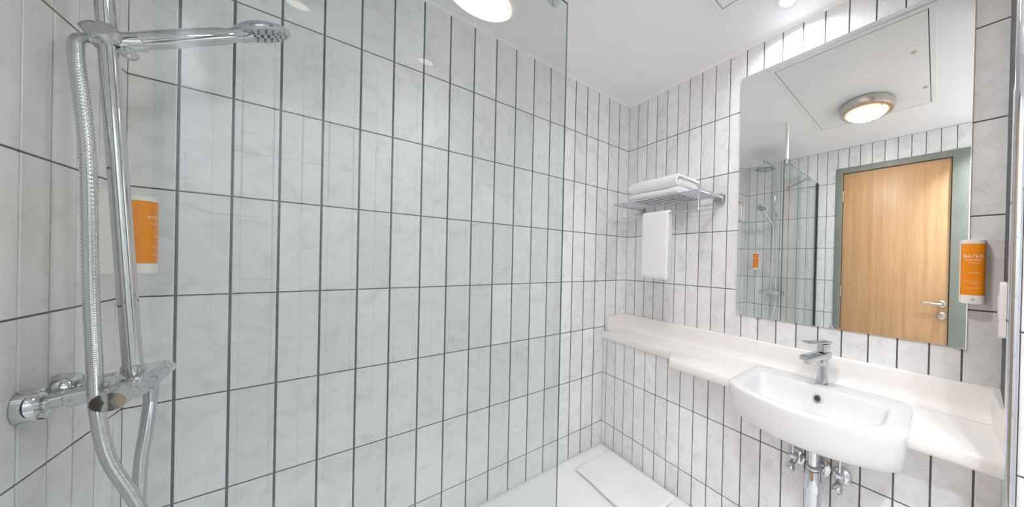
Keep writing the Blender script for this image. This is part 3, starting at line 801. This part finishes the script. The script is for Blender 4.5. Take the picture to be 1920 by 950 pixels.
for ring_, cnt, rad in ((0.008, 4, 0.0026), (0.018, 8, 0.0018), (0.028, 14, 0.0014), (0.038, 18, 0.0013)):
    for k in range(cnt):
        a = 2*math.pi*(k+0.5*(cnt % 3))/cnt
        p = HC + nf*0.0055 + (nx_*math.cos(a)+ny_*math.sin(a))*ring_
        nzm.cyl(p, p+nf*0.0025, rad, seg=6)
o = nzm.build('nozzles', 'rubber_dark', hand, smooth=False); o['kind'] = 'stuff'
# hose
hp = [hs0 - hd*0.010, hs0 - hd*0.022 + Vector((-0.004, -0.002, 0.001)), sb+Vector((-0.024, -0.006, -0.014)), sb+Vector((-0.0275, -0.007, -0.05)), (-1.668, -0.385, 1.40), (-1.662, -0.390, 1.15), (-1.6555, -0.398, 1.00), (-1.650, -0.405, 0.90),
      (-1.640, -0.40, 0.80), (-1.618, -0.385, 0.70), (-1.600, -0.37, 0.60), (-1.592, -0.355, 0.50), (-1.597, -0.335, 0.44), (-1.610, -0.318, 0.45), (-1.622, -0.310, 0.53), (-1.628, -0.312, 0.64), (-1.626, -0.315, 0.74), (-1.620, -0.316, 0.82), (-1.616, -0.316, 0.885), (-1.616, -0.316, 0.917)]
NS = 2400
MB().tube(spline(hp, NS), lambda i: 0.0088 if i % 4 < 2 else 0.0079, seg=12).build('hose', 'hose_steel', sh, angle=80)
MB().cyl((-1.616, -0.316, 0.922), (-1.616, -0.316, 0.880), 0.0100, 0.0088).build('hose_nut', 'chrome', sh)

# ------------------------------------------------------------------ ceiling: hatch, lamp, downlights
h_ = thing('ceiling_hatch', (-0.735, -1.262, ZCEIL), 'large white access hatch in the ceiling with thin frame', 'access hatch')
HX0, HX1, HY0, HY1 = -1.225, -0.250, -1.615, -0.905
fm = MB(); wf = 0.026
fm.rings([[(x, y, z) for x, y in ((HX0+i_, HY0+i_), (HX1-i_, HY0+i_), (HX1-i_, HY1-i_), (HX0+i_, HY1-i_))] for i_, z in ((0, ZCEIL-0.0003), (0.0, ZCEIL-0.003), (0.003, ZCEIL-0.0045), (wf-0.002, ZCEIL-0.0045), (wf, ZCEIL-0.003), (wf, ZCEIL-0.0003))], cap0=False, cap1=False)
fm.build('frame', 'hatch_white', h_, smooth=False)
MB().box((HX0+wf, HY0+wf, ZCEIL-0.0008), (HX1-wf, HY1-wf, ZCEIL-0.0004)).build('joint', 'rubber_dark', h_, smooth=False)
MB().box((HX0+wf+0.004, HY0+wf+0.004, ZCEIL-0.0035), (HX1-wf-0.004, HY1-wf-0.004, ZCEIL-0.0008)).build('panel', 'hatch_white', h_, smooth=False)
for x, y in ((-0.559, -1.528), (-0.965, -1.563)):
    MB().lathe((x, y, ZCEIL-0.0036), (0, 0, -1), [(0.013, 0), (0.012, 0.0015), (0.006, 0.002), (0.005, 0.001), (0.0, 0.001)], seg=20).build('latch', 'steel_brushed', h_)

LX, LY = -0.985, -1.262
lm = thing('ceiling_lamp', (LX, LY, ZCEIL), 'round flush ceiling lamp with brushed metal ring and frosted bowl', 'ceiling lamp')
zc = ZCEIL-0.0038
MB().lathe((LX, LY, zc), (0, 0, -1), [(0.150, 0), (0.155, 0.002), (0.155, 0.040), (0.148, 0.050), (0.128, 0.054), (0.125, 0.050), (0.125, 0.004)], seg=64, cap0=True, cap1=False).build('ring', 'steel_brushed', lm)
MB().lathe((LX, LY, zc), (0, 0, -1), [(0.1245, 0.045), (0.122, 0.052), (0.105, 0.066), (0.075, 0.077), (0.04, 0.083), (0.0, 0.085)], seg=64, cap0=False).build('bowl', 'lamp_bowl', lm)
for k in range(3):
    a = math.radians(70+120*k); cx_, cy_ = LX+0.127*math.cos(a), LY+0.127*math.sin(a)
    MB().lathe((cx_, cy_, zc-0.050), (0, 0, -1), [(0.006, 0), (0.006, 0.010), (0.004, 0.014), (0.0, 0.016)], seg=14).build('clip', 'steel_brushed', lm)

def downlight(x, y, label, watts, beam):
    t_ = thing('downlight', (x, y, ZCEIL), label, 'downlight', 'recessed ceiling downlights')
    MB().lathe((x, y, ZCEIL-0.0004), (0, 0, -1), [(0.048, 0), (0.047, 0.003), (0.042, 0.005), (0.034, 0.004), (0.031, 0.0015)], seg=40, cap1=False).build('rim', 'white_plastic', t_)
    MB().lathe((x, y, ZCEIL-0.0006), (0, 0, -1), [(0.031, 0), (0.031, 0.0012), (0.0, 0.0014)], seg=32).build('lens', 'downlight_lens', t_)
    ld = bpy.data.lights.new('downlight_beam', 'AREA'); ld.shape = 'DISK'; ld.size = 0.06; ld.energy = watts
    ld.color = (0.93, 0.975, 1.04); ld.spread = math.radians(beam)
    lo = bpy.data.objects.new('downlight_beam', ld); COL.objects.link(lo); lo.parent = t_; lo.location = (0, 0, -0.0075)
downlight(-0.140, -1.158, 'recessed downlight in the ceiling beside the mirror wall', 1.6, 160)
downlight(-1.470, -2.000, 'recessed downlight near the door wall, mirrored faintly at the top of the glass', 5.4, 105)
downlight(-1.030, -2.040, 'recessed downlight mirrored faintly in the middle of the glass', 2.6, 105)
